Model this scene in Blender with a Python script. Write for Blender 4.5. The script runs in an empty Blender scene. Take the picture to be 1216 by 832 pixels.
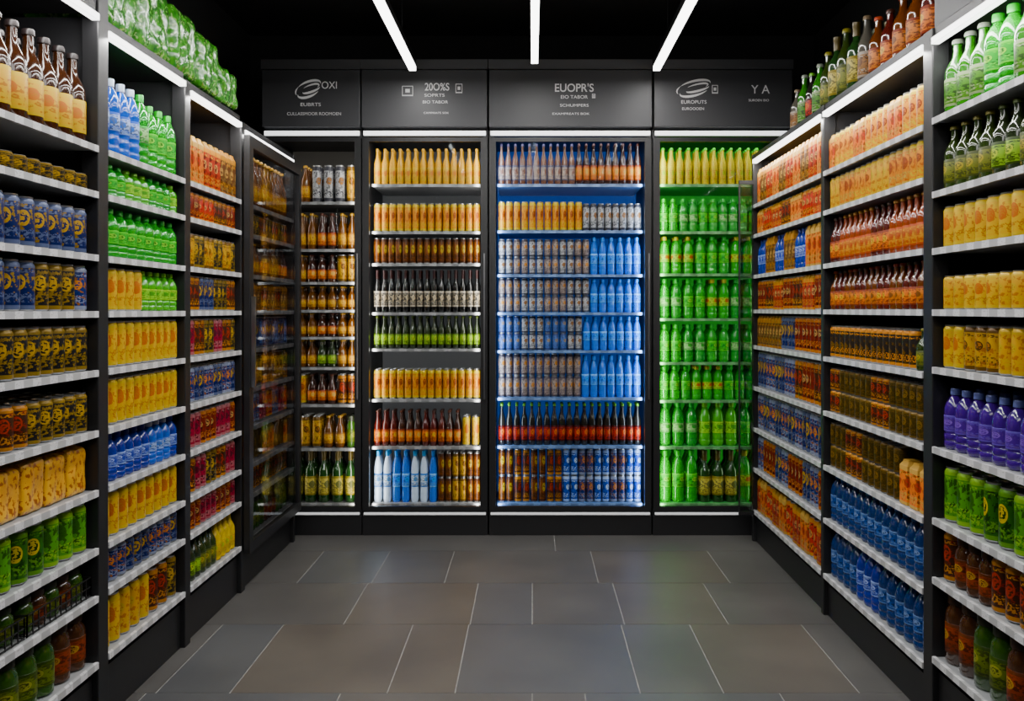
import bpy, math, random, colorsys
import numpy as np
from mathutils import Vector, noise
random.seed(4)
SC=bpy.context.scene
COL=SC.collection
CAMZ=1.24
# ------------------------------------------------------------------ materials
MATS={}
def sat(c,k=1.3,v=.85):
    h,s,l=colorsys.rgb_to_hsv(*c)
    r,g,b=colorsys.hsv_to_rgb(h,min(1,s*k),l*v)
    if r>.5 and g>.15 and g<r and b<.2*r: return (r*.60,min(g*.60*1.32,r*.545),b*.2)
    return (r,g,b)
def pmat(name,col,rough=.5,metal=0.,trans=0.,emis=None,es=0.,coat=0.,ior=1.45,spec=.5):
    if name in MATS: return MATS[name]
    m=bpy.data.materials.new(name); m.use_nodes=True
    b=m.node_tree.nodes['Principled BSDF']
    b.inputs['Base Color'].default_value=(*col,1)
    b.inputs['Roughness'].default_value=rough
    b.inputs['Metallic'].default_value=metal
    b.inputs['Transmission Weight'].default_value=trans
    b.inputs['IOR'].default_value=ior
    b.inputs['Coat Weight'].default_value=coat
    b.inputs['Specular IOR Level'].default_value=spec
    if emis is not None:
        b.inputs['Emission Color'].default_value=(*emis,1)
        b.inputs['Emission Strength'].default_value=es
    MATS[name]=m
    return m
class NT:
    def __init__(s,m): s.t=m.node_tree; s.n=s.t.nodes; s.l=s.t.links
    def new(s,typ,**kw):
        x=s.n.new(typ)
        for k,v in kw.items(): setattr(x,k,v)
        return x
    def put(s,inp,v):
        if isinstance(v,bpy.types.NodeSocket): s.l.new(v,inp)
        else: inp.default_value=v
    def m(s,op,a,b=0.,c=None,clamp=False):
        x=s.n.new('ShaderNodeMath'); x.operation=op; x.use_clamp=clamp
        s.put(x.inputs[0],a); s.put(x.inputs[1],b)
        if c is not None: s.put(x.inputs[2],c)
        return x.outputs[0]
    def mix(s,f,a,b):
        x=s.n.new('ShaderNodeMix'); x.data_type='RGBA'
        s.put(x.inputs[0],f)
        s.put(x.inputs[6],(*a,1) if isinstance(a,tuple) else a)
        s.put(x.inputs[7],(*b,1) if isinstance(b,tuple) else b)
        return x.outputs[2]
def label_mat(name,base,band,emb,rep=3,rough=.4,metal=0.,style=0):
    if name in MATS: return MATS[name]
    base=sat(base); band=sat(band,1.25,.8); emb=sat(emb,1.25,.8)
    m=bpy.data.materials.new(name); m.use_nodes=True
    N=NT(m); bs=N.n['Principled BSDF']
    uv=N.new('ShaderNodeTexCoord').outputs['UV']
    sp=N.new('ShaderNodeSeparateXYZ'); N.l.new(uv,sp.inputs[0])
    u=N.m('FRACT',N.m('MULTIPLY',sp.outputs[0],float(rep))); v=sp.outputs[1]
    du=N.m('SUBTRACT',u,.5); dv=N.m('SUBTRACT',v,.58 if style!=2 else .4)
    a=.26; b=.17 if style==0 else .11
    def ell(k):
        e1=N.m('POWER',N.m('ABSOLUTE',N.m('DIVIDE',du,a*k)),2.); e2=N.m('POWER',N.m('ABSOLUTE',N.m('DIVIDE',dv,b*k)),2.)
        return N.m('LESS_THAN',N.m('ADD',e1,e2),1.)
    E=ell(1.); Ei=ell(.76)
    def nz(su,sv,det,off):
        cx=N.new('ShaderNodeCombineXYZ'); N.put(cx.inputs[0],N.m('MULTIPLY',u,su)); N.put(cx.inputs[1],N.m('MULTIPLY',v,sv)); cx.inputs[2].default_value=off+len(MATS)*1.7
        n=N.new('ShaderNodeTexNoise'); n.inputs['Scale'].default_value=1.; n.inputs['Detail'].default_value=det; N.l.new(cx.outputs[0],n.inputs['Vector']); return n.outputs['Fac']
    t=nz(9.,22.,1.,0.); txt=N.m('GREATER_THAN',t,.53)
    bl=nz(4.,9.,2.,9.); blot=N.m('MULTIPLY',N.m('GREATER_THAN',bl,.56),N.m('MULTIPLY',N.m('GREATER_THAN',v,.10),N.m('LESS_THAN',v,.88)))
    top=N.m('GREATER_THAN',v,.88); bot=N.m('LESS_THAN',v,.09)
    l1=N.m('MULTIPLY',N.m('GREATER_THAN',v,.15),N.m('LESS_THAN',v,.34))
    l2=N.m('MULTIPLY',N.m('GREATER_THAN',v,.78),N.m('LESS_THAN',v,.85))
    tl=N.m('MULTIPLY',txt,N.m('MAXIMUM',l1,l2))
    bnd=N.m('MAXIMUM',N.m('MAXIMUM',top,bot),tl)
    dark=tuple(x*.30 for x in base)
    lum=.3*base[0]+.6*base[1]+.1*base[2]
    yel=base[0]>.36 and base[1]>.13 and base[2]<.1
    if yel: dark=(base[0]*.70,base[1]*.45,0.)
    elif lum<.04: dark=tuple(.5*x for x in emb)
    c=N.mix(blot,base,dark)
    c=N.mix(bnd,c,band)
    c=N.mix(E,c,emb)
    c=N.mix(N.m('MULTIPLY',Ei,txt),c,dark if yel or lum>.04 else base)
    N.l.new(c,bs.inputs['Base Color'])
    bs.inputs['Roughness'].default_value=rough; bs.inputs['Metallic'].default_value=metal
    bs.inputs['Specular IOR Level'].default_value=.22
    MATS[name]=m; return m
def glass_mat(name,tint,fac,k=.25,rough=.02):
    m=bpy.data.materials.new(name); m.use_nodes=True; N=NT(m)
    for n in list(N.n): N.n.remove(n)
    out=N.new('ShaderNodeOutputMaterial'); t=N.new('ShaderNodeBsdfTransparent'); g=N.new('ShaderNodeBsdfGlossy')
    t.inputs[0].default_value=(*tint,1); g.inputs['Roughness'].default_value=rough; g.inputs['Color'].default_value=(.9,.95,1,1)
    lw=N.new('ShaderNodeLayerWeight'); lw.inputs[0].default_value=.25
    mx=N.new('ShaderNodeMixShader'); N.l.new(N.m('ADD',N.m('MULTIPLY',lw.outputs['Fresnel'],k),fac),mx.inputs[0])
    N.l.new(t.outputs[0],mx.inputs[1]); N.l.new(g.outputs[0],mx.inputs[2]); N.l.new(mx.outputs[0],out.inputs[0])
    return m
def noise_mat(name,c1,c2,scale,rough=.5,thr=None,c3=None,coat=0.,bump=0.,t3=.60,k3=1.7,gain=2.5):
    m=bpy.data.materials.new(name); m.use_nodes=True; N=NT(m); bs=N.n['Principled BSDF']
    tc=N.new('ShaderNodeTexCoord').outputs['Object']
    nz=N.new('ShaderNodeTexNoise'); nz.inputs['Scale'].default_value=scale; nz.inputs['Detail'].default_value=4; N.l.new(tc,nz.inputs['Vector'])
    f=nz.outputs['Fac']
    ff=N.m('GREATER_THAN',f,thr) if thr is not None else N.m('MULTIPLY_ADD',f,gain,.5-gain/2,True)
    c=N.mix(ff,c1,c2)
    if c3 is not None:
        n2=N.new('ShaderNodeTexNoise'); n2.inputs['Scale'].default_value=scale*k3; n2.inputs['Detail'].default_value=2
        mp=N.new('ShaderNodeMapping'); mp.inputs['Location'].default_value=(5,3,1); N.l.new(tc,mp.inputs[0]); N.l.new(mp.outputs[0],n2.inputs['Vector'])
        c=N.mix(N.m('GREATER_THAN',n2.outputs['Fac'],t3),c,c3)
    N.l.new(c,bs.inputs['Base Color']); bs.inputs['Roughness'].default_value=rough; bs.inputs['Coat Weight'].default_value=coat
    if bump:
        bp=N.new('ShaderNodeBump'); bp.inputs['Strength'].default_value=bump; bp.inputs['Distance'].default_value=.004
        N.l.new(f,bp.inputs['Height']); N.l.new(bp.outputs[0],bs.inputs['Normal'])
    return m
def rail_mat(name,k):
    m=bpy.data.materials.new(name); m.use_nodes=True; N=NT(m); bs=N.n['Principled BSDF']
    g=N.new('ShaderNodeNewGeometry').outputs['Position']; sp=N.new('ShaderNodeSeparateXYZ'); N.l.new(g,sp.inputs[0])
    s=N.m('ADD',sp.outputs[0],sp.outputs[1])
    t=N.m('DIVIDE',s,.083); fr=N.m('FRACT',t)
    inn=N.m('MULTIPLY',N.m('GREATER_THAN',fr,.12),N.m('LESS_THAN',fr,.60))
    cx=N.new('ShaderNodeCombineXYZ'); N.put(cx.inputs[0],N.m('MULTIPLY',s,120.)); N.put(cx.inputs[1],N.m('MULTIPLY',sp.outputs[2],200.))
    nz=N.new('ShaderNodeTexNoise'); nz.inputs['Scale'].default_value=1.; N.l.new(cx.outputs[0],nz.inputs['Vector'])
    ink=N.m('MULTIPLY',N.m('GREATER_THAN',nz.outputs['Fac'],.60),inn)
    q=lambda v:tuple(v*x for x in k)
    c=N.mix(inn,q(.34),q(.56)); c=N.mix(ink,c,q(.36))
    N.l.new(c,bs.inputs['Base Color']); bs.inputs['Roughness'].default_value=.35
    return m
M_BLACK=pmat('black_powder_coated_metal',(.008,.008,.009),.42)
M_DARK=pmat('charcoal_panel',(.014,.014,.016),.5)
M_HEAD=pmat('charcoal_header',(.035,.036,.040),.5)
M_HEAD2=pmat('charcoal_header_trim',(.045,.046,.05),.5)
M_SHELF=pmat('grey_shelf_metal',(.30,.31,.32),.4,.3)
M_SHELFD=pmat('dark_shelf_metal',(.10,.10,.105),.45,.3)
M_RAIL=rail_mat('price_rail_plastic',(1,1,1.02))
M_RAILF=rail_mat('fridge_price_rail',(.50,.50,.51))
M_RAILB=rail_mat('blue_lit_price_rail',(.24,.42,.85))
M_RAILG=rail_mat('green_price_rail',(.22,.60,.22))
M_RAILD=rail_mat('dim_price_rail',(.40,.40,.40))
M_LED=pmat('white_led_diffuser',(1,1,1),.5,emis=(1,.99,.96),es=9)
M_LED3=pmat('white_led_shelf_strip',(1,1,1),.5,emis=(1,.99,.96),es=4)
M_LED2=pmat('white_led_soft',(1,1,1),.5,emis=(.95,.98,1),es=1.4)
M_LED4=pmat('dim_white_led',(.6,.6,.6),.5,emis=(.95,.98,1),es=.40)
M_SILVER=pmat('brushed_aluminium_lid',(.40,.40,.41),.3,.9)
M_CHROME=pmat('chrome_handle_metal',(.25,.25,.26),.3,1)
M_WALL=noise_mat('black_painted_wall',(.003,.003,.0035),(.006,.006,.0065),6,.85)
M_GLASS=glass_mat('clear_door_glass',(.97,.98,.98),.0,.06)
M_GLASST=glass_mat('tinted_door_glass',(.78,.78,.79),.03,.13,.015)
M_TXT=pmat('white_sign_print',(.5,.5,.5),.6,emis=(.8,.8,.8),es=.10)
# ------------------------------------------------------------------ geometry
def lathe(prof,mats,n=16,sq=0):
    k=len(prof); V=[];F=[];MI=[];UV=[]
    ml=[]
    for m in mats:
        if m not in ml: ml.append(m)
    for r,z in prof:
        for j in range(n):
            t=2*math.pi*j/n
            if sq:
                c,s=math.cos(t),math.sin(t); q=(abs(c)**sq+abs(s)**sq)**(-1/sq)
                V.append((r*q*c,r*q*s,z))
            else: V.append((r*math.cos(t),r*math.sin(t),z))
    vr=[None]*(k-1); i=0
    while i<k-1:
        j=i
        while j+1<k-1 and mats[j+1]==mats[i]: j+=1
        z0=min(prof[i][1],prof[j+1][1]); z1=max(p[1] for p in prof[i:j+2]); d=max(z1-z0,1e-5)
        for q in range(i,j+1): vr[q]=((prof[q][1]-z0)/d,(prof[q+1][1]-z0)/d)
        i=j+1
    for i in range(k-1):
        for j in range(n):
            j2=(j+1)%n
            F.append((i*n+j,i*n+j2,(i+1)*n+j2,(i+1)*n+j)); MI.append(ml.index(mats[i]))
            a,b=vr[i]
            UV+= [(j/n,a),((j+1)/n,a),((j+1)/n,b),(j/n,b)]
    return dict(V=np.array(V,float),F=np.array(F,int),M=np.array(MI,int),mats=ml,UV=np.array(UV,float))
def box(x0,x1,y0,y1,z0,z1,mat):
    if x0>x1:x0,x1=x1,x0
    if y0>y1:y0,y1=y1,y0
    V=np.array([(x0,y0,z0),(x1,y0,z0),(x1,y1,z0),(x0,y1,z0),(x0,y0,z1),(x1,y0,z1),(x1,y1,z1),(x0,y1,z1)],float)
    F=np.array([(0,3,2,1),(4,5,6,7),(0,1,5,4),(1,2,6,5),(2,3,7,6),(3,0,4,7)],int)
    return dict(V=V,F=F,M=np.zeros(6,int),mats=[mat],UV=np.tile(np.array([(0,0),(1,0),(1,1),(0,1)],float),(6,1)))
def join(gs):
    ml=[];mi={}
    Vs=[];Fs=[];Ms=[];Us=[];o=0
    for g in gs:
        mp=[]
        for m in g['mats']:
            if m.name not in mi: mi[m.name]=len(ml); ml.append(m)
            mp.append(mi[m.name])
        Vs.append(g['V']);Fs.append(g['F']+o);Ms.append(np.array(mp)[g['M']]);Us.append(g['UV']);o+=len(g['V'])
    return dict(V=np.concatenate(Vs),F=np.concatenate(Fs),M=np.concatenate(Ms),mats=ml,UV=np.concatenate(Us))
def moved(g,x,y,z,rot=0.):
    c,s=math.cos(rot),math.sin(rot); V=g['V']
    W=np.stack([V[:,0]*c-V[:,1]*s+x,V[:,0]*s+V[:,1]*c+y,V[:,2]+z],1)
    return dict(V=W,F=g['F'],M=g['M'],mats=g['mats'],UV=g['UV'])
def to_mesh(name,g,smooth=False):
    me=bpy.data.meshes.new(name)
    me.from_pydata(g['V'].tolist(),[],g['F'].tolist())
    for m in g['mats']: me.materials.append(m)
    me.polygons.foreach_set('material_index',g['M'].astype(np.int32))
    ul=me.uv_layers.new(name='UVMap'); ul.data.foreach_set('uv',g['UV'].astype(np.float32).ravel())
    if smooth:
        me.polygons.foreach_set('use_smooth',np.ones(len(g['F']),bool))
        me.set_sharp_from_angle(angle=math.radians(38))
    me.update(); return me
WL={}
def empty(name,loc,label,cat,group=None):
    o=bpy.data.objects.new(name,None); o.empty_display_size=.1; o.location=loc; COL.objects.link(o)
    o['label']=label; o['category']=cat
    if group: o['group']=group
    WL[o]=Vector(loc); return o
def part(name,gs,parent=None,label=None,smooth=False,bevel=0):
    g=join(gs) if isinstance(gs,list) else gs
    c=(g['V'].min(0)+g['V'].max(0))/2; g=dict(g); g['V']=g['V']-c
    o=bpy.data.objects.new(name,to_mesh(name,g,smooth)); c=Vector(c)
    WL[o]=c
    if parent is not None: o.parent=parent; o.location=c-WL[parent]
    else: o.location=c
    if label: o['label']=label
    if bevel:
        md=o.modifiers.new('bevel','BEVEL'); md.width=bevel; md.segments=2
    COL.objects.link(o); return o
def area(name,loc,sx,sy,e,col=(1,1,1),rot=(0,0,0),parent=None):
    d=bpy.data.lights.new(name,'AREA'); d.shape='RECTANGLE'; d.size=sx; d.size_y=sy; d.energy=e; d.color=col
    o=bpy.data.objects.new(name,d); o.rotation_euler=rot; COL.objects.link(o)
    if parent: o.parent=parent; o.location=Vector(loc)-WL[parent]
    else: o.location=loc
    return o
# ------------------------------------------------------------------ room
def struct(o): o['kind']='structure'; return o
FT=[noise_mat('tile_grey',(.054,.052,.050),(.074,.071,.067),2.2,.42,bump=.03,gain=4),
    noise_mat('tile_blue_grey',(.051,.053,.056),(.068,.070,.072),2.2,.41,bump=.03,gain=4),
    noise_mat('tile_brown_grey',(.058,.051,.044),(.082,.072,.060),2.2,.43,bump=.03,gain=4)]
M_GROUT=noise_mat('pale_grout',(.16,.155,.148),(.25,.245,.23),30,.8)
rows=[(1.10,1.72,[-1.2,-.55,.1,.72,1.3],[0,2,1,0,1,2]),
 (1.72,2.35,[-.9,-.3,.33,.95],[1,0,2,1,0]),
 (2.35,3.0,[-1.25,-.62,-.0,.17,.8,1.35],[0,1,0,0,1,0,2]),
 (3.0,3.657,[-1.22,-.98,-.47,-.25,.35,.62,1.06],[0,1,2,2,1,0,2,0]),
 (3.657,4.21,[-1.3,-.745,-.245,0.,.365,.775,1.28],[0,0,2,1,0,2,0,0]),
 (4.21,4.77,[-1.07,-.73,-.4,.3,.9],[0,1,0,0,2,0]),
 (4.77,5.85,[.12],[0,0]),(.5,1.10,[-.7,0.,.7],[0,1,0,2]),(-.6,.5,[-.4,.5],[0,1,0])]
gs=[box(-1.85,1.85,-.6,5.85,-.06,-.0012,M_GROUT)]
for y0,y1,xs,cs in rows:
    e=[-1.85]+xs+[1.85]
    for i in range(len(e)-1):
        gs.append(box(e[i]+.0019,e[i+1]-.0019,y0+.0019,y1-.0019,-.02,0,FT[cs[i%len(cs)]]))
struct(part('floor',gs))
struct(part('ceiling',box(-1.85,1.85,-.6,5.85,2.95,3.0,M_WALL)))
struct(part('wall_left',box(-1.85,-1.76,-.6,5.85,0,2.95,M_WALL)))
struct(part('wall_right',box(1.76,1.85,-.6,5.85,0,2.95,M_WALL)))
struct(part('wall_back',box(-1.76,1.76,5.78,5.85,0,2.95,M_WALL)))
# ------------------------------------------------------------------ ceiling lights
for x,ye in ((-.63,4.88),(.012,4.74),(.655,4.88)):
    y0=1.3
    f=empty('ceiling_light',(x,(y0+ye)/2,2.52),'slim white linear pendant light under a black ceiling','light','linear pendant lights')
    part('lamp_housing',box(x-.0185,x+.0185,y0,ye,2.524,2.56,M_BLACK),f)
    part('lamp_diffuser',box(x-.0175,x+.0175,y0,ye,2.50,2.523,M_LED),f)
    for yy in (y0+.4,(y0+ye)/2,ye-.4):
        c=part('suspension_cable',lathe([(.0025,2.56),(.0025,2.95)],[M_BLACK],6),f); c.location=(0,yy-WL[f].y,.235)
    area('lamp',(x,(y0+ye)/2,2.497),.034,ye-y0,34,(1,.98,.95),(0,0,0),f)
# ------------------------------------------------------------------ products
CAT={}
def can(key,ph,base,band,emb,style=0): CAT[key]=('can',ph,base,band,emb,style)
def glassb(key,ph,gl,base,band,emb,cap,shape='bottle',trans=.0): CAT[key]=(shape,ph,gl,base,band,emb,cap,trans)
can('yel','yellow aluminium drink can with orange emblem',(.98,.43,.0),(1,.52,.01),(.48,.11,.0))
can('yeo','amber yellow drink can with cream emblem',(.92,.36,.0),(.95,.46,.01),(.5,.36,.08),1)
can('org','orange drink can with golden band and brown emblem',(.98,.27,.0),(.95,.52,.04),(.20,.03,.003),1)
can('orw','pale orange drink can with cream band',(.90,.22,.0),(.48,.34,.13),(.25,.05,.01))
can('nvy','navy blue drink can with gold emblem',(.010,.016,.075),(.10,.12,.20),(.42,.25,.02))
can('nvo','navy and white drink can with orange print',(.015,.028,.12),(.24,.27,.36),(.55,.18,.01),1)
can('blk','black drink can with gold emblem',(.008,.008,.009),(.22,.14,.02),(.42,.25,.015))
can('bko','black drink can with orange top band',(.015,.012,.01),(.95,.26,.0),(.16,.09,.03),2)
can('brn','dark brown drink can with red and gold print',(.04,.018,.012),(.42,.17,.02),(.34,.03,.01))
can('amc','dark amber drink can with bronze print',(.036,.025,.007),(.12,.07,.012),(.18,.10,.012))
can('blu','blue drink can with white print',(.012,.06,.40),(.40,.52,.80),(.52,.62,.80),1)
can('red','red drink can with cream print',(.42,.02,.008),(.56,.26,.08),(.52,.32,.15),1)
can('rdk','dark red drink can with pale print',(.15,.018,.010),(.46,.18,.06),(.42,.27,.13),1)
can('pnk','crimson drink can with pale print',(.24,.010,.03),(.38,.16,.17),(.08,.02,.03),1)
can('grn','green drink can with lime emblem',(.06,.27,.006),(.22,.44,.03),(.03,.11,.01))
can('dgn','dark green drink can with yellow emblem',(.02,.10,.008),(.10,.26,.02),(.5,.38,.02))
can('wht','white and black drink can with brown emblem',(.36,.36,.37),(.04,.04,.05),(.25,.12,.05),1)
can('wbl','pale blue and grey drink can with dark print',(.14,.20,.40),(.05,.06,.14),(.42,.30,.20),1)
can('wor','grey and orange drink can with dark print',(.30,.25,.23),(.06,.05,.06),(.60,.23,.02),1)
can('brw','brown drink can with cream and orange print',(.16,.05,.012),(.05,.02,.012),(.65,.38,.10))
can('gld','gold drink can with dark print',(.46,.25,.008),(.12,.06,.01),(.06,.03,.01),1)
glassb('amy','dark amber glass bottle with bright yellow label',(.03,.010,.004),(.98,.42,.0),(.98,.5,.01),(.50,.14,.003),(.02,.015,.015))
glassb('amb','amber glass bottle with gold label and cap',(.09,.03,.005),(.50,.25,.015),(.16,.06,.01),(.55,.38,.10),(.46,.25,.02))
glassb('abk','dark glass bottle with orange label',(.03,.011,.007),(.60,.18,.010),(.2,.03,.01),(.52,.36,.14),(.08,.03,.02))
glassb('dkb','black glass bottle with small white label',(.006,.006,.006),(.02,.02,.02),(.45,.4,.33),(.6,.5,.36),(.03,.012,.012),'wine')
glassb('dgr','dark glass bottle with lime green label',(.014,.022,.008),(.20,.38,.015),(.03,.05,.01),(.40,.48,.08),(.07,.10,.02))
glassb('drd','dark glass bottle with red label and green cap',(.012,.010,.008),(.36,.03,.02),(.05,.01,.01),(.6,.2,.1),(.12,.36,.03))
glassb('rdo','dark red glass bottle with orange label',(.06,.010,.008),(.6,.14,.01),(.2,.03,.01),(.6,.36,.06),(.05,.02,.015))
glassb('ora','bright golden orange bottle with yellow neck',(.80,.30,.0),(.88,.36,.0),(.9,.42,.0),(.49,.13,.0),(.85,.34,.0))
glassb('yog','yellow orange bottle with green cap',(.82,.42,.0),(.85,.42,.0),(.85,.48,.005),(.3,.42,.02),(.05,.45,.03))
glassb('grg','green glass bottle with silver label',(.025,.17,.012),(.08,.19,.04),(.24,.30,.17),(.06,.17,.03),(.24,.27,.22),'bottle',.3)
glassb('olv','dark olive green glass bottle with pale label',(.018,.032,.006),(.14,.15,.04),(.05,.06,.015),(.34,.28,.07),(.2,.18,.04),'bottle',.0)
glassb('wbr','brown and white bottle with dark cap',(.12,.055,.035),(.38,.30,.25),(.06,.06,.1),(.2,.10,.08),(.09,.07,.12))
glassb('rcr','red glass bottle with cream label',(.20,.035,.010),(.52,.28,.10),(.42,.07,.02),(.34,.04,.01),(.50,.27,.09))
glassb('bro','brown glass bottle with orange label',(.09,.026,.008),(.48,.14,.012),(.18,.03,.01),(.16,.06,.02),(.4,.05,.015))
glassb('win','large dark green wine bottle with cream label',(.010,.035,.008),(.42,.36,.13),(.2,.16,.04),(.08,.09,.03),(.08,.06,.02),'wine')
glassb('clr','smoky grey glass bottle with amber label',(.06,.055,.045),(.22,.12,.06),(.3,.26,.22),(.12,.05,.02),(.16,.12,.08))
glassb('pgr','green plastic bottle with green label',(.012,.52,.022),(.015,.34,.02),(.16,.52,.10),(.28,.58,.12),(.02,.40,.03),'pet',.6)
glassb('pgy','green plastic bottle with yellow and red label',(.02,.48,.02),(.34,.46,.03),(.03,.30,.02),(.50,.08,.02),(.46,.38,.02),'pet',.5)
glassb('pgw','green plastic bottle with pale label',(.012,.40,.03),(.28,.46,.22),(.02,.3,.03),(.05,.33,.05),(.02,.34,.04),'pet',.55)
glassb('plm','lime green plastic bottle with pale label',(.07,.50,.01),(.18,.50,.025),(.36,.60,.10),(.05,.32,.02),(.20,.54,.03),'pet',.45)
glassb('pbl','bright blue plastic bottle with white band',(.006,.22,.98),(.01,.17,.82),(.32,.56,.90),(.18,.42,.92),(.03,.28,.92),'pet',.55)
glassb('pbd','deep blue plastic bottle with pale print',(.008,.025,.27),(.012,.032,.30),(.30,.38,.66),(.36,.43,.70),(.025,.04,.28),'pet',.2)
glassb('pbw','blue and white plastic bottle with white cap',(.025,.09,.46),(.33,.41,.62),(.03,.1,.48),(.03,.13,.52),(.45,.52,.63),'pet',.1)
glassb('pwh','white plastic bottle with light blue cap',(.50,.60,.74),(.56,.65,.76),(.05,.20,.62),(.10,.32,.70),(.12,.40,.80),'pet',.0)
glassb('ppu','purple plastic bottle with violet label',(.046,.014,.17),(.065,.022,.22),(.16,.12,.39),(.24,.16,.47),(.18,.20,.40),'pet',.1)
glassb('pbg','steel blue plastic water bottle with pale label',(.016,.045,.17),(.028,.07,.26),(.15,.22,.39),(.22,.30,.50),(.05,.11,.30),'pet',.35)
glassb('jbr','brown glass jar with red label',(.045,.018,.008),(.20,.04,.018),(.1,.03,.012),(.38,.23,.08),(.035,.018,.012),'jar')
glassb('jgr','green glass jar with dark lid',(.022,.06,.008),(.10,.13,.02),(.03,.055,.01),(.24,.25,.06),(.018,.022,.012),'jar')
CAT['cor']=('carton','orange and red drink carton with white print',(.70,.15,.005),(.55,.36,.15),(.42,.03,.01),1)
CAT['crd']=('carton','red drink carton with cream print',(.38,.03,.012),(.60,.24,.015),(.55,.34,.17),1)
CAT['cbr']=('carton','brown drink carton with orange print',(.09,.035,.015),(.42,.18,.02),(.44,.28,.13),1)
NAMES={'can':'beverage_can','bottle':'glass_bottle','wine':'glass_bottle','pet':'plastic_bottle','jar':'glass_jar','carton':'drink_carton'}
PROTO={}
def proto(key,h,r):
    k=(key,round(h,4),round(r,4))
    if k in PROTO: return PROTO[k]
    c=CAT[key]; sh=c[0]; P={}
    n=16
    if sh=='can':
        lm=label_mat('print_'+key,c[2],c[3],c[4],3,.36,.10,c[5])
        P['body']=lathe([(.0005,.004),(.72*r,.004),(.76*r,0),(.97*r,.045*h),(r,.07*h),(r,.89*h),(.95*r,.925*h),(.83*r,.965*h)],[M_SILVER,M_SILVER,M_SILVER,lm,lm,lm,lm],n)
        lid=lathe([(.83*r,.965*h),(.87*r,.98*h),(.87*r,h),(.80*r,h),(.78*r,.982*h),(.0005,.982*h)],[M_SILVER]*5,n)
        tab=lathe([(.10*r,.982*h),(.26*r,.983*h),(.26*r,.998*h),(.10*r,.998*h),(.10*r,.982*h)],[M_SILVER]*4,8)
        P['lid']=join([lid,moved(tab,.2*r,0,0)])
    elif sh=='carton':
        lm=label_mat('print_'+key,c[2],c[3],c[4],4,.5,0,c[5])
        P['body']=lathe([(.0005,0),(.96*r,0),(r,.01*h),(r,.86*h),(.98*r,.88*h)],[lm]*4,24,sq=9)
        top=pmat('carton_top_'+key,sat(c[3]),.55)
        P['top_flap']=lathe([(.98*r,.88*h),(.72*r,.96*h),(.70*r,h),(.0005,h)],[top]*3,24,sq=9)
    else:
        bright=c[2][0]>.5 and c[2][2]<.2
        gm=pmat('glass_'+key,sat(c[2],1.1,1.),.12 if not bright else .25,0,c[7],coat=0. if bright else .45,spec=.3 if bright else .5)
        cm=pmat('cap_'+key,sat(c[6]),.35,.1)
        lm=label_mat('label_'+key,c[3],c[4],c[5],3,.45)
        if sh=='bottle':
            P['body']=lathe([(.0005,.003),(.85*r,0),(r,.03*h),(r,.54*h),(.95*r,.60*h),(.72*r,.68*h),(.45*r,.76*h),(.37*r,.84*h),(.36*r,.93*h),(.41*r,.935*h),(.41*r,.95*h),(.0005,.95*h)],[gm]*11,n)
            P['label']=lathe([(1.0*r,.11*h),(1.02*r,.115*h),(1.02*r,.47*h),(1.0*r,.475*h)],[lm]*3,n)
            P['cap']=lathe([(.36*r,.935*h),(.47*r,.94*h),(.47*r,.975*h),(.40*r,h),(.0005,h)],[cm]*4,n)
        elif sh=='wine':
            P['body']=lathe([(.0005,.003),(.9*r,0),(r,.02*h),(r,.58*h),(.93*r,.64*h),(.6*r,.70*h),(.38*r,.75*h),(.35*r,.97*h),(.0005,.97*h)],[gm]*8,n)
            P['label']=lathe([(1.0*r,.14*h),(1.02*r,.145*h),(1.02*r,.50*h),(1.0*r,.505*h)],[lm]*3,n)
            P['cap']=lathe([(.37*r,.80*h),(.41*r,.803*h),(.40*r,.93*h),(.44*r,.94*h),(.44*r,h),(.0005,h)],[cm]*5,n)
        elif sh=='pet':
            P['body']=lathe([(.0005,.006),(.6*r,.006),(.8*r,0),(r,.05*h),(r,.12*h),(.93*r,.145*h),(r,.17*h),(r,.24*h),(.93*r,.265*h),(.97*r,.29*h),(.97*r,.56*h),(r,.60*h),(.97*r,.68*h),(.8*r,.77*h),(.5*r,.86*h),(.36*r,.89*h),(.36*r,.93*h),(.0005,.93*h)],[gm]*17,n)
            P['label']=lathe([(.97*r,.30*h),(1.0*r,.305*h),(1.0*r,.555*h),(.97*r,.56*h)],[lm]*3,n)
            P['cap']=lathe([(.36*r,.895*h),(.46*r,.90*h),(.46*r,.985*h),(.42*r,h),(.0005,h)],[cm]*4,n)
        elif sh=='jar':
            P['body']=lathe([(.0005,.003),(.85*r,0),(r,.04*h),(r,.66*h),(.92*r,.74*h),(.74*r,.80*h),(.74*r,.86*h),(.0005,.86*h)],[gm]*7,n)
            P['label']=lathe([(1.0*r,.16*h),(1.02*r,.165*h),(1.02*r,.58*h),(1.0*r,.585*h)],[lm]*3,n)
            P['cap']=lathe([(.74*r,.835*h),(.82*r,.84*h),(.82*r,.985*h),(.78*r,h),(.0005,h)],[cm]*4,n)
    full=join(list(P.values()))
    PROTO[k]=dict(P=P,full=full,mesh={}); return PROTO[k]
PL=[]
def place(key,h,r,x,y,z,group,pen=1.,where='on metal shelf',rot=None):
    d=math.sqrt(x*x+y*y+(z+h/2-CAMZ)**2)
    PL.append(dict(key=key,h=h,r=r,x=x,y=y,z=z,g=group,size=h*1100/d,pr=pen*h*1100/d,where=where,rot=random.uniform(-.25,.25) if rot is None else rot))
RK={'y':.79,'x':.82}
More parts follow.
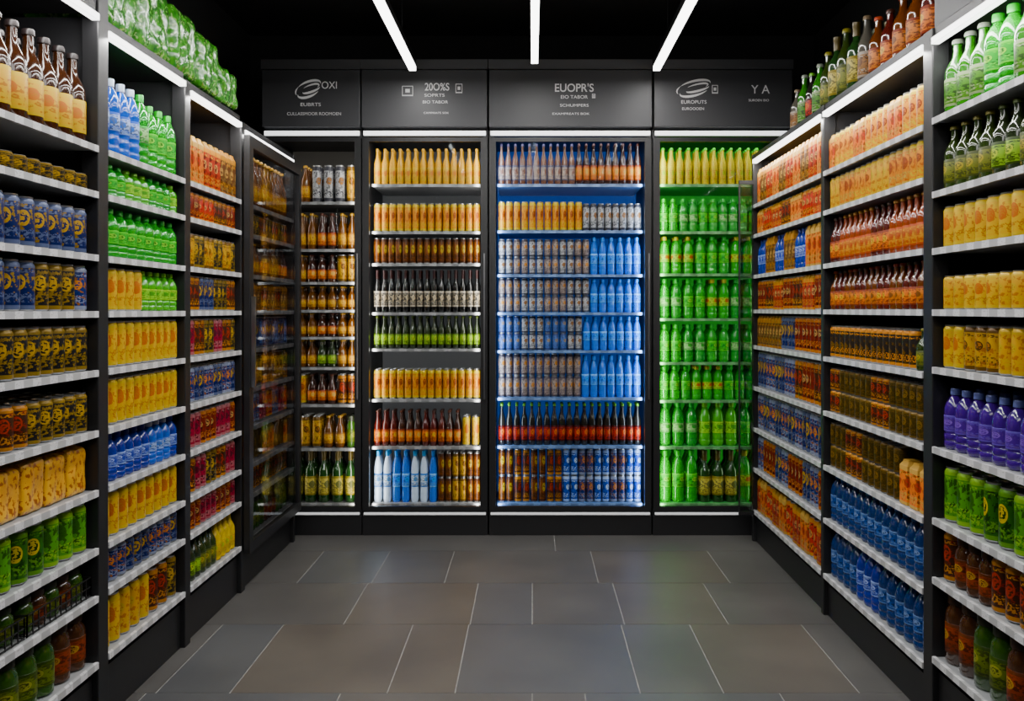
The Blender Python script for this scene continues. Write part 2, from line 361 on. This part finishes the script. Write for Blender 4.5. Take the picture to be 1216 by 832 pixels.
def fill(axis,a,b,front,sgn,z,maxh,items,rows,gname,where):
    L=b-a; pos=a
    for it in items:
        key,frac,h,r=it[:4]; st=it[4] if len(it)>4 else 1
        r=r*RK[axis]; keys=key.split('|'); grp=random.choice((2,3)) if len(keys)>1 else 1
        seg=L*frac; n=max(1,int(seg//(2*r*1.02+.0015))); sp=seg/n
        h=min(h*1.10,maxh/st-.001*(st-1))
        for i in range(n):
            kk=keys[(i//grp)%len(keys)]
            for rw in range(rows):
                for s in range(st):
                    p=pos+(i+.5)*sp; q=front+sgn*(r*1.03+.012+rw*(2*r*1.02+.005))
                    x,y=(p,q) if axis=='x' else (q,p)
                    rt=random.uniform(-.3,.3) if CAT[kk][0]!='carton' else (math.pi/2 if axis=='y' else 0)
                    place(kk,h,r,x,y,z+s*(h+.0005),'%s on %s'%(CAT[kk][1].split(' with ')[0]+'s',gname),1. if rw==0 else .3**rw,where,rt)
        pos+=seg
# ------------------------------------------------------------------ gondola shelving
DEP=.40
def gondola(sgn,F,y0,y1,zs,top,contents,pw=.066,glass=False,endpost=False,tall=0.,fascia=0.,gname='',where='on metal shelf',rows=3,desc='stocked with drinks'):
    B=F+sgn*(DEP+.02)
    e=empty('shelving_unit',(F+sgn*DEP/2,(y0+y1)/2,0),'tall black metal shelving bay '+desc,'shelf unit','black shelving bays along the aisle')
    part('back_panel',box(B,B+sgn*.02,y0+.001,y1-.001,.0,top,M_DARK),e)
    pt=top+tall
    part('post',box(F-sgn*.006,F+sgn*.045,y0+.001,y0+pw,0,pt,M_BLACK),e,bevel=.003)
    part('side_panel',box(F+sgn*.046,B,y0+pw*.5,y0+pw*.5+.016,.0,top,M_DARK),e)
    a=y0+pw+.002; b=y1-.001
    if endpost:
        part('post',box(F-sgn*.006,F+sgn*.045,y1-.035,y1-.001,0,pt,M_BLACK),e,bevel=.003)
        part('side_panel',box(F+sgn*.046,B,y1-.017,y1-.001,.0,top,M_DARK),e)
        b=y1-.037
    zb=zs[-1]
    part('kickplate',box(F+sgn*.012,B,a,b,0,zb-.045,M_BLACK),e)
    part('canopy',[box(F+sgn*.0,B,a,b,top-.03,top,M_BLACK)],e)
    if fascia: part('fascia',box(F,F+sgn*.02,a,b,top+.001,top+fascia,M_HEAD),e)
    part('light_strip',box(F-sgn*.010,F+sgn*.012,a,b,top-.050,top-.031,M_LED3),e,'white glowing light strip')
    area('lamp',(F-sgn*.02,(a+b)/2,top-.056),.02,b-a,3.0*(b-a)/.7,(1,.98,.95),(0,math.radians(-sgn*25),0),e)
    for i,z in enumerate(zs):
        s=part('shelf',box(F+sgn*.004,B,a,b,z-.012,z,M_SHELFD if glass else M_SHELF),e)
        part('price_rail',[box(F-sgn*.008,F+sgn*.003,a,b,z-.017,z+.002,M_RAIL if not glass else M_RAILD)],s,'pale grey price rail')
        up=(zs[i-1] if i else top-.03)-z-(.03 if i else .02)
        it=contents[i]
        if it: fill('y',a+.003,b-.003,F+sgn*(.0 if not glass else .01),sgn,z+.0005,up,it,rows,gname,where)
    if glass:
        d=part('door',[box(F-sgn*.04,F-sgn*.014,y0+.012,a+.008,.17,top-.06,M_BLACK),box(F-sgn*.04,F-sgn*.014,b-.010,b+.03,.17,top-.06,M_BLACK),
            box(F-sgn*.04,F-sgn*.014,a+.008,b-.010,.17,.215,M_BLACK),box(F-sgn*.04,F-sgn*.014,a+.008,b-.010,top-.11,top-.06,M_BLACK)],e,'black framed tinted glass door')
        part('glass_pane',box(F-sgn*.03,F-sgn*.024,a+.008,b-.010,.215,top-.11,M_GLASST),d)
        part('handle',box(F-sgn*.06,F-sgn*.041,a-.03,a-.018,.9,1.3,M_CHROME),d,'slim chrome handle')
        area('lamp',(F+sgn*.0,a+.02,1.1),.015,1.6,4.0,(1,.95,.88),(math.radians(90),0,math.radians(sgn*-35)),e)
    return e
FL=-1.28; FR=1.19
SL=[1.72,1.585,1.40,1.235,1.062,.885,.71,.54,.40,.205]
L1=[[('amy',1,.235,.047)],[('blk',1,.045,.036)],[('nvy',1,.12,.039)],[('nvo|nvy|blk',1,.12,.039)],[('blk',1,.12,.038)],[('blk|brn|blk',1,.105,.037)],None,[('grn|grn|dgn',1,.135,.043)],None,[('jbr|jgr',1,.155,.053)]]
L2=[[('pbw|pbw|pgw',.6,.22,.038),('pgr',.4,.20,.038)],[('pgr|plm',1,.105,.034)],[('pgr',1,.145,.037)],[('yel',.5,.125,.035),('plm',.5,.13,.035)],[('yel',1,.13,.036)],[('yel',1,.13,.036)],[('pbd|pbd|pbw',1,.14,.036)],[('yel',1,.13,.037)],[('nvo|nvy',1,.11,.035)],[('yel|yeo',.6,.14,.037),('brn|blk',.4,.135,.037)]]
L3=[[('cor|crd|cbr',1,.17,.037)],[('rdk|red|brn',1,.1,.031)],[('gld|blk',1,.12,.032)],[('brn|nvy|blk',1,.125,.032)],[('pnk|brn|blk',1,.13,.032)],[('nvo|nvy',1,.125,.032)],[('pnk|rdk',1,.125,.033)],[('brn|pnk|blk',1,.125,.033)],[('rdk|pnk',1,.1,.033)],[('dgr|olv',.6,.16,.034),('yog',.4,.15,.034)]]
L4=[[('amb',1,.22,.036)],[('blk|brn',1,.1,.033)],[('abk|amb',1,.15,.033)],[('cbr|brn',1,.12,.034)],[('nvy|wbl',1,.13,.033)],[('cbr|gld',1,.13,.036)],[('pnk|red|nvo',1,.125,.033)],[('cor|amc',1,.125,.036)],[('brn',1,.1,.033)],[('jbr|jgr',1,.135,.04)]]
TL=2.11
gondola(-1,FL,1.945,2.72,SL,TL+.03,L1,tall=.2,fascia=.2,gname='first bay shelves',desc='stocked with beer bottles and cans')
gondola(-1,FL,2.72,3.40,SL,TL,L2,tall=.12,gname='second bay shelves',desc='with yellow cans and green bottles')
gondola(-1,FL,3.40,4.055,SL,TL-.02,L3,pw=.055,gname='third bay shelves',desc='stocked with red and dark cans')
gondola(-1,FL,4.055,4.98,SL,TL-.04,L4,pw=.055,glass=True,endpost=True,gname='glass door bay shelves',where='behind glass door',desc='closed by a tinted glass door')
SR1=[1.805,1.587,1.42,1.24,1.07,.835,.625,.45,.215]
SR2=[1.80,1.64,1.425,1.24,1.05,.83,.61,.395,.17]
R1=[[('grg|grg|pgr',1,.20,.046)],[('olv|olv|dgr',1,.18,.039)],[('yel',1,.11,.036)],[('yel|yeo',1,.09,.036)],[('yel|yeo|gld',1,.115,.036)],[('ppu',1,.16,.042)],[('grn|grn|dgn',1,.145,.043)],[('jbr|brn',1,.14,.042)],[('jgr|jbr',1,.2,.051)]]
R2=[[('org|org|cor',1,.13,.033)],[('org|orw|yeo',1,.125,.033)],[('rcr|rcr|rdo',1,.17,.033)],[('bro|rdo',1,.145,.033)],[('olv',.12,.12,.03),('bko',.88,.115,.032)],[('amc|amc|brn',1,.08,.033,2)],[('cor',.25,.13,.042),('amc|amc|brn',.75,.08,.034,2)],[('pbg',1,.175,.041)],[('pbg|pbg|pbd',1,.19,.042)]]
R3=[[('cor|crd|cbr',1,.17,.035)],[('crd|red|cor|brn',1,.14,.034)],[('cor',.25,.17,.037),('pbd|cbr',.75,.17,.033)],[('rdk|crd|brn',1,.15,.033)],[('rdk',.4,.15,.033),('nvy',.2,.15,.033),('cbr',.4,.15,.033)],[('brn|rdk',.4,.17,.033),('nvo|nvy',.6,.17,.034)],[('nvy|nvo',1,.17,.034)],[('rdk|nvo|nvy|rdk',1,.16,.034)],[('crd|red|cor',1,.16,.036)]]
gondola(1,FR,1.945,2.74,SR1,2.075,R1,pw=.08,tall=.3,fascia=.3,gname='first aisle bay shelves',desc='stocked with bottles and yellow cans')
gondola(1,FR,2.74,3.765,SR2,2.075,R2,tall=.0,gname='middle aisle bay shelves',desc='with orange cans and water bottles')
e3=gondola(1,FR,3.765,5.0,SR2,2.075,R3,pw=.035,endpost=True,gname='far aisle bay shelves',desc='stocked with red and navy packs')
gp=part('end_screen',[box(1.10,1.107,4.93,4.945,.15,1.93,M_BLACK),box(1.107,1.18,4.93,4.945,.15,.17,M_BLACK),box(1.107,1.18,4.93,4.945,1.91,1.93,M_BLACK)],e3,'black framed glass end screen')
part('glass_pane',box(1.107,1.18,4.935,4.939,.17,1.91,M_GLASST),gp)
# ------------------------------------------------------------------ fridges
def Z(y,s=213.2): return CAMZ-(y-368)/s
YF=5.09
def fridge(x0,x1,ys,contents,backmat,lcol,le,desc,rail,shelfm,texts):
    e=empty('refrigerated_display_case',((x0+x1)/2,YF+.3,0),desc,'fridge','glass door drinks fridges along the end wall')
    t=.03
    part('body',[box(x0+.002,x0+t,YF+.03,5.72,.11,2.235,M_BLACK),box(x1-t,x1-.002,YF+.03,5.72,.11,2.235,M_BLACK),
        box(x0+t,x1-t,YF+.03,5.72,.11,.14,M_BLACK),box(x0+t,x1-t,YF+.03,5.72,2.2,2.235,M_BLACK)],e)
    part('back_panel',box(x0+t,x1-t,5.62,5.64,.14,2.2,backmat),e,'interior panel with glow put into its material')
    part('kickplate',box(x0+.002,x1-.002,YF+.01,YF+.05,0,.108,M_BLACK),e,bevel=.002)
    part('light_strip',box(x0+.012,x1-.012,YF-.012,YF+.004,2.198,2.222,M_LED2),e,'white glowing light strip')
    part('light_strip',box(x0+.012,x1-.012,YF-.004,YF+.006,.116,.128,M_LED4),e,'dim white light strip')
    fw=.036; a=x0+.004; b=x1-.004; zt=2.188; zb=.14
    d=part('door',[box(a,a+fw,YF,YF+.03,zb,zt,M_BLACK),box(b-fw,b,YF,YF+.03,zb,zt,M_BLACK),box(a+fw,b-fw,YF,YF+.03,zb,zb+.02,M_BLACK),box(a+fw,b-fw,YF,YF+.03,zt-.022,zt,M_BLACK)],e,'black framed glass door')
    part('glass_pane',box(a+fw,b-fw,YF+.01,YF+.016,zb+.02,zt-.022,M_GLASS),d)
    part('handle',box(b-.020,b-.012,YF-.022,YF-.001,.75,1.55,M_CHROME),d,'slim metal handle')
    ia=x0+.045; ib=x1-.045
    zs=[Z(y) for y in ys]; zs[-1]=.165
    for i,z in enumerate(zs):
        s=part('shelf',box(ia,ib,5.16,5.60,z-.010,z,shelfm),e)
        part('price_rail',box(ia,ib,5.148,5.158,z-.014,z+.001,rail),s,'price rail with small tags')
        up=(zs[i-1] if i else 2.19)-z-.018
        fill('x',ia+.002,ib-.002,5.165,1,z+.0005,up,contents[i],3,'fridge shelves','in lit fridge')
    area('lamp',(x0+.06,YF+.05,1.15),.02,2.0,le,lcol,(math.radians(90),0,math.radians(-22)),e)
    area('lamp',(x1-.06,YF+.05,1.15),.02,2.0,le,lcol,(math.radians(90),0,math.radians(22)),e)
    area('lamp',((x0+x1)/2,YF+.06,2.185),(x1-x0)*.8,.03,le*.2,lcol,(math.radians(15),0,0),e)
    h0,h1=2.24,2.552
    hd=part('header_sign',box(x0+.004,x1-.004,5.06,5.5,h0,h1,M_HEAD),e,'charcoal header panel with white lettering',bevel=.003)
    part('header_trim',box(x0+.001,x1-.001,5.05,5.5,h1+.002,2.606,M_HEAD2),e)
    for kind,*a in texts:
        if kind=='t': text(hd,*a)
        elif kind=='s': swirl(hd,*a)
        elif kind=='i': icon(hd,*a)
HS=1100/5.058
def HX(x): return (x-632)/HS
def HZ(y): return CAMZ-(y-368)/HS
def text(par,s,cx,cy,w,h,bold=0.):
    cu=bpy.data.curves.new('tmp','FONT'); cu.body=s; cu.extrude=.0; cu.offset=bold
    o=bpy.data.objects.new('tmp',cu); COL.objects.link(o); bpy.context.view_layer.update()
    me=bpy.data.meshes.new_from_object(o.evaluated_get(bpy.context.evaluated_depsgraph_get()))
    bpy.data.objects.remove(o)
    co=np.zeros(len(me.vertices)*3); me.vertices.foreach_get('co',co); co=co.reshape(-1,3)
    mn=co.min(0); mx=co.max(0); c=(mn+mx)/2
    W=w/HS; H=h/HS
    X=(co[:,0]-c[0])/(mx[0]-mn[0])*W; Zz=(co[:,1]-c[1])/(mx[1]-mn[1])*H
    me.vertices.foreach_set('co',np.stack([X,np.zeros_like(X),Zz],1).ravel()); me.materials.clear(); me.materials.append(M_TXT); me.update()
    t=bpy.data.objects.new('sign_lettering',me); COL.objects.link(t); t.parent=par; t.location=Vector((HX(cx),5.0575,HZ(cy)))-WL[par]
def ribbon(pts,ws):
    V=[];F=[]
    for i,(p,w) in enumerate(zip(pts,ws)):
        q=pts[min(i+1,len(pts)-1)]; o=pts[max(i-1,0)]
        dx,dz=q[0]-o[0],q[1]-o[1]; l=math.hypot(dx,dz) or 1
        nx,nz=-dz/l,dx/l
        V+=[(p[0]+nx*w/2,0,p[1]+nz*w/2),(p[0]-nx*w/2,0,p[1]-nz*w/2)]
        if i: k=2*i; F.append((k-2,k,k+1,k-1))
    n=len(F)
    return dict(V=np.array(V),F=np.array(F),M=np.zeros(n,int),mats=[M_TXT],UV=np.zeros((n*4,2)))
def swirl(par,cx,cy,w,h):
    gs=[]
    for (ox,oy,a,b,t0,t1,wd) in ((.0,.16,.50,.30,5,165,.13),(.04,.06,.38,.20,-20,150,.10),(.10,-.02,.36,.16,-170,10,.12),(-.02,-.14,.46,.30,185,345,.13),(-.06,.02,.52,.42,150,215,.07)):
        pts=[];ws=[]
        for i in range(25):
            t=math.radians(t0+(t1-t0)*i/24); pts.append(((ox+a*math.cos(t)+.10*math.sin(t))*w/HS,(oy+b*math.sin(t)+.12*math.cos(t))*h/HS)); ws.append(wd*h/HS*math.sin(math.pi*(i+.4)/24.8)+.0006)
        gs.append(ribbon(pts,ws))
    g=join(gs); g['V']=g['V']+np.array([HX(cx),5.0575,HZ(cy)]); part('emblem',g,par,'white swirl emblem')
def icon(par,cx,cy,w,h):
    W=w/HS/2; H=h/HS/2; x=HX(cx); z=HZ(cy); l=.003; y0,y1=5.0565,5.058
    part('emblem',[box(x-W,x+W,y0,y1,z-H,z-H+l*2,M_TXT),box(x-W,x+W,y0,y1,z+H-l,z+H,M_TXT),box(x-W,x-W+l,y0,y1,z-H,z+H,M_TXT),box(x+W-l,x+W,y0,y1,z-H,z+H,M_TXT),box(x-W*.4,x+W*.4,y0,y1,z-H*.3,z+H*.4,M_TXT)],par,'small white square icon')
B_GREY=pmat('glow_grey_panel',(.16,.16,.17),.5,emis=(.8,.85,.9),es=.03)  # panel emission stands in for the glow of the fridge interiors
B_BLUE=pmat('glow_blue_panel',(.008,.06,.34),.5,emis=(.01,.17,.95),es=.18)
B_GREEN=pmat('glow_green_panel',(.01,.22,.02),.5,emis=(.03,.85,.05),es=.18)
B_DARK=pmat('warm_grey_panel',(.05,.045,.04),.5,emis=(.8,.75,.7),es=.008)
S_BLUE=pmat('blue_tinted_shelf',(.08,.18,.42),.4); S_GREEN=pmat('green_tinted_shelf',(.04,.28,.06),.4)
F1=[[('amb|wht|gld',1,.19,.033)],[('abk|amb',1,.185,.031)],[('amb|abk|gld',1,.14,.031)],[('amb',1,.12,.031)],[('abk|amb',1,.12,.031)],[('dgr|amb',1,.15,.031)],[('org|abk|brn',1,.15,.031)],[('jgr|gld|amb',1,.16,.033)],[('win',1,.27,.039)]]
F2=[[('ora',1,.185,.0235)],[('org',1,.145,.0235)],[('brw',1,.13,.023)],[('dkb',1,.215,.022)],[('dgr',1,.165,.022)],[('org',1,.15,.0245)],[('rdo|abk',.82,.18,.024),('yel',.18,.15,.025)],[('pwh|pbl',.6,.26,.027),('brw|gld',.4,.125,.023,2)]]
F3=[[('wbr',.54,.21,.022),('abk',.46,.215,.022)],[('org',.59,.15,.024),('wht',.41,.14,.0235)],[('wht|wor',.64,.09,.023,2),('pbl',.36,.19,.026)],[('wor|wht',.64,.09,.023,2),('pbl',.36,.17,.026)],[('wbl|wht',.59,.09,.023,2),('pbl',.41,.17,.025)],[('wor',.58,.11,.0235,2),('pbl',.42,.21,.026)],[('drd',1,.21,.0235)],[('brw|brn',.45,.135,.0245,2),('blu|nvo',.55,.135,.0245,2)]]
F4=[[('yog',1,.19,.0265)],[('pgr|pgw',1,.17,.032)],[('pgy|pgr',1,.19,.036)],[('pgw|pgr|pgy',1,.20,.036)],[('pgr|pgw',1,.19,.036)],[('pgr|pgy',1,.17,.034)],[('pgw|plm|pgr',1,.22,.040)],[('pgr|win|pgy',1,.26,.043)]]
fridge(-1.481,-.937,[240,296,335,368,400,436,480,532,600],F1,B_DARK,(1,.93,.82),3.0,'black glass door fridge stocked with amber bottles',M_RAILF,M_SHELFD,
  [('s',367,106,27,22),('t','OXI',391,101,18,8.5,.0),('t','EUBRTS',369,124,24,4),('t','CULLASSMOOR ROOMOEN',373,135,64,3.6)])
fridge(-.937,-.243,[219,275,313,371,414,474,530,600],F2,B_GREY,(1,.96,.9),3.3,'black glass door fridge with orange and dark drinks',M_RAILF,M_SHELF,
  [('i',484,108,13,12),('t','20O%S',519,103,29,9,.01),('i',545,105,8,11),('t','SOPRTS',516,113,24,3.6),('t','BIO TABOR',517,121,30,3.5),('t','CAMPRIATS SOK',518,134,30,2.3)])
fridge(-.240,.659,[219,274,326,371,416,472,529,600],F3,B_BLUE,(.66,.80,1),4.6,'black glass door fridge with blue lit drinks shelves',M_RAILB,S_BLUE,
  [('t',"EUOPR'S",682,104,46,10,.01),('t','EIO TABOR',682,115,32,4),('i',705,114,4,5),('t','SCHUMPERS',682,125,34,3.2),('t','EXAMPREATS BOK',678,135,44,2.5)])
fridge(.662,1.426,[219,275,325,378,430,475,530,600],F4,B_GREEN,(.74,1,.60),4.4,'black glass door fridge with green lit bottles',M_RAILG,S_GREEN,
  [('s',825,105,36,21),('i',849,106,7,10),('t','EUROPUTS',824,121,30,4),('t','EUROOOEN',823,129,26,3.2),('t','Y A',903,106,22,10),('t','SUROEN BIO',901,119,24,2.7)])
# ------------------------------------------------------------------ packs
def pack(w,d,h,nx,ny,mat,seed,amp=.010,ex=7):
    N=22; V=[];F=[]
    faces=[((1,0,0),(0,1,0),(0,0,1)),((-1,0,0),(0,-1,0),(0,0,1)),((0,1,0),(-1,0,0),(0,0,1)),((0,-1,0),(1,0,0),(0,0,1)),((0,0,1),(1,0,0),(0,1,0)),((0,0,-1),(1,0,0),(0,-1,0))]
    for nrm,a,b in faces:
        o=len(V)
        for i in range(N+1):
            for j in range(N+1):
                s=-1+2*i/N; t=-1+2*j/N
                p=np.array(nrm)+s*np.array(a)+t*np.array(b)
                q=p/(np.sum(np.abs(p)**ex)**(1/ex))
                x,y,z=q[0]*w/2,q[1]*d/2,q[2]*h/2
                bx=abs(math.sin(math.pi*nx*(q[0]+1)/2)); by=abs(math.sin(math.pi*ny*(q[1]+1)/2))
                f=(bx*(abs(q[1])>.8 or q[2]>.6) + by*(abs(q[0])>.8 or q[2]>.6))*.5
                nn=noise.noise(Vector((x*24+seed,y*24,z*24)))
                k=amp*(f-.6)+amp*.9*nn
                l=math.sqrt(x*x+y*y+z*z)
                x+=x/l*k*1.2; y+=y/l*k*1.2
                if q[2]>-.5: z+=k*1.2*max(q[2],0)
                V.append((x,y,max(z,-h/2)+h/2))
        for i in range(N):
            for j in range(N):
                k=o+i*(N+1)+j; F.append((k,k+N+1,k+N+2,k+1))
    n=len(F)
    return dict(V=np.array(V),F=np.array(F),M=np.zeros(n,int),mats=[mat],UV=np.zeros((n*4,2)))
PKG=noise_mat('green_wrapped_film',(.008,.12,.006),(.05,.34,.01),40,.22,None,(.26,.46,.12),coat=.5,bump=.6)
PKO=noise_mat('orange_wrapped_film',(.50,.22,.0),(.60,.32,.004),16,.32,None,(.26,.06,.002),coat=.2,bump=.15,t3=.57,k3=4.5)
def put_pack(name,w,d,h,nx,ny,mat,x,y,z,seed,label,cat,group,rot=0,amp=.010,ex=7):
    g=pack(w,d,h,nx,ny,mat,seed,amp,ex)
    o=bpy.data.objects.new(name,to_mesh(name,g,True)); o.data.set_sharp_from_angle(angle=math.radians(80)); COL.objects.link(o)
    o.location=(x,y,z); o.rotation_euler[2]=rot; o['label']=label; o['category']=cat; o['group']=group; WL[o]=Vector((x,y,z))
    return o
y=2.80;i=0
for dy,h in ((.27,.27),(.27,.285),(.27,.25),(.26,.22),(.24,.16)):
    put_pack('shrink_wrapped_bottle_pack',.27,dy-.014,h,3,3,PKG,FL-.15,y+dy/2,TL+.001,i*7.3,'green film wrapped pack of bottles on top of shelving','drinks pack','green wrapped packs on the shelving top',random.uniform(-.02,.02)); y+=dy;i+=1
y=2.015
for i in range(6):
    w=.116
    put_pack('shrink_wrapped_can_pack',.20,w-.005,.135 if i%2 else .128,3,2,PKO,FL-.12,y+w/2,.7105,20+i*3.1,'golden orange film wrapped pack of cans on metal shelf','drinks pack','orange wrapped packs on one shelf',0,.005,14); y+=w
def basket(x0,x1,y0,y1,z,h):
    t=.003; gs=[]
    for zz in (z+.002,z+h*.5,z+h):
        gs+= [box(x0,x1,y0,y0+t,zz,zz+t,M_BLACK),box(x0,x1,y1-t,y1,zz,zz+t,M_BLACK),box(x0,x0+t,y0,y1,zz,zz+t,M_BLACK),box(x1-t,x1,y0,y1,zz,zz+t,M_BLACK)]
    n=12
    for i in range(n+1):
        yy=y0+(y1-y0-t)*i/n
        gs+= [box(x0,x0+t,yy,yy+t,z,z+h,M_BLACK),box(x1-t,x1,yy,yy+t,z,z+h,M_BLACK)]
    for i in range(7):
        xx=x0+(x1-x0-t)*i/6
        gs+= [box(xx,xx+t,y0,y0+t,z,z+h,M_BLACK),box(xx,xx+t,y1-t,y1,z,z+h,M_BLACK)]
    return gs
for yy in (2.015,2.37):
    o=part('wire_basket',basket(FL-.24,FL-.012,yy,yy+.345,.401,.055),None)
    o['label']='low black wire basket holding small jars'; o['category']='basket'; o['group']='wire baskets on the lower shelf'
    for i in range(5):
        for rw in range(2):
            place(('jgr','jbr')[i%2],.092,.030,FL-.052-rw*.075,yy+.04+i*.066,.4035,'small jars in wire baskets',1. if rw==0 else .4,'in wire basket')
tops=[('clr',.20,.034),('grg',.24,.032),('drd',.22,.03),('grg',.23,.034),('olv',.25,.034),('win',.28,.036),('olv',.28,.038),('win',.27,.036),('clr',.26,.034),('bro',.22,.034),('rdo',.21,.034),('bro',.22,.036),('bro',.22,.036),('rdo',.23,.036)]
yy=4.36
for i,(k,h,r) in enumerate(tops):
    place(k,h,r,FR+.06,yy,2.0755,'assorted bottles along the shelving top',2.,'on shelving top')
    place(tops[(i*4+3)%len(tops)][0],h*.95,r,FR+.15,yy+.03,2.0755,'assorted bottles along the shelving top',1.6,'on shelving top')
    yy-=.113
# ------------------------------------------------------------------ instantiate products
bykind={}
for p in PL: bykind.setdefault(NAMES[CAT[p['key']][0]],[]).append(p)
for kname,lst in bykind.items():
    lst.sort(key=lambda p:-p['pr'])
    ind=lst[:300]; rest=lst[300:]
    for p in ind:
        pr=proto(p['key'],p['h'],p['r']); parts=p['size']>34
        ms=pr['mesh']
        if parts:
            for q,g in pr['P'].items():
                if q not in ms: ms[q]=to_mesh(kname+'_'+q,g,True)
            o=bpy.data.objects.new(kname,ms['body'])
        else:
            if 'full' not in ms: ms['full']=to_mesh(kname,pr['full'],True)
            o=bpy.data.objects.new(kname,ms['full'])
        o.location=(p['x'],p['y'],p['z']); o.rotation_euler[2]=p['rot']
        o['label']=(CAT[p['key']][1]+' '+p['where']); o['category']={'beverage_can':'drink can','glass_bottle':'bottle','plastic_bottle':'bottle','glass_jar':'jar','drink_carton':'carton'}[kname]
        o['group']=p['g']
        COL.objects.link(o)
        if parts:
            for q in pr['P']:
                if q=='body': continue
                c=bpy.data.objects.new(q,ms[q]); c.parent=o; COL.objects.link(c)
    if rest:
        g=join([moved(proto(p['key'],p['h'],p['r'])['full'],p['x'],p['y'],p['z'],p['rot']) for p in rest])
        o=bpy.data.objects.new(kname+'_stock',to_mesh(kname+'_stock',g,True)); COL.objects.link(o)
        o['kind']='stuff'; o['label']='remaining %ss packed on the store shelves'%kname.replace('_',' '); o['category']='drinks'
    print(kname,len(ind),len(rest))
# ------------------------------------------------------------------ added fill lamp and world
o=area('shop_lamp',(0,.5,2.6),2.2,.5,20,(1,.98,.96),(math.radians(38),0,0))  # added fill light out of view, aimed forward down the aisle
o['label']='unseen soft fill lamp added above the camera'; o['category']='light'
w=bpy.data.worlds.new('World'); SC.world=w; w.use_nodes=True
w.node_tree.nodes['Background'].inputs[0].default_value=(.55,.6,.7,1); w.node_tree.nodes['Background'].inputs[1].default_value=.04
# ------------------------------------------------------------------ camera
cd=bpy.data.cameras.new('camera'); cam=bpy.data.objects.new('camera',cd); COL.objects.link(cam); SC.camera=cam
cam.location=(0,0,CAMZ); cam.rotation_euler=(math.radians(90),0,0)
cd.sensor_width=36; cd.lens=1100/1216*36; cd.shift_x=-24/1216; cd.shift_y=-48/1216; cd.clip_start=.05
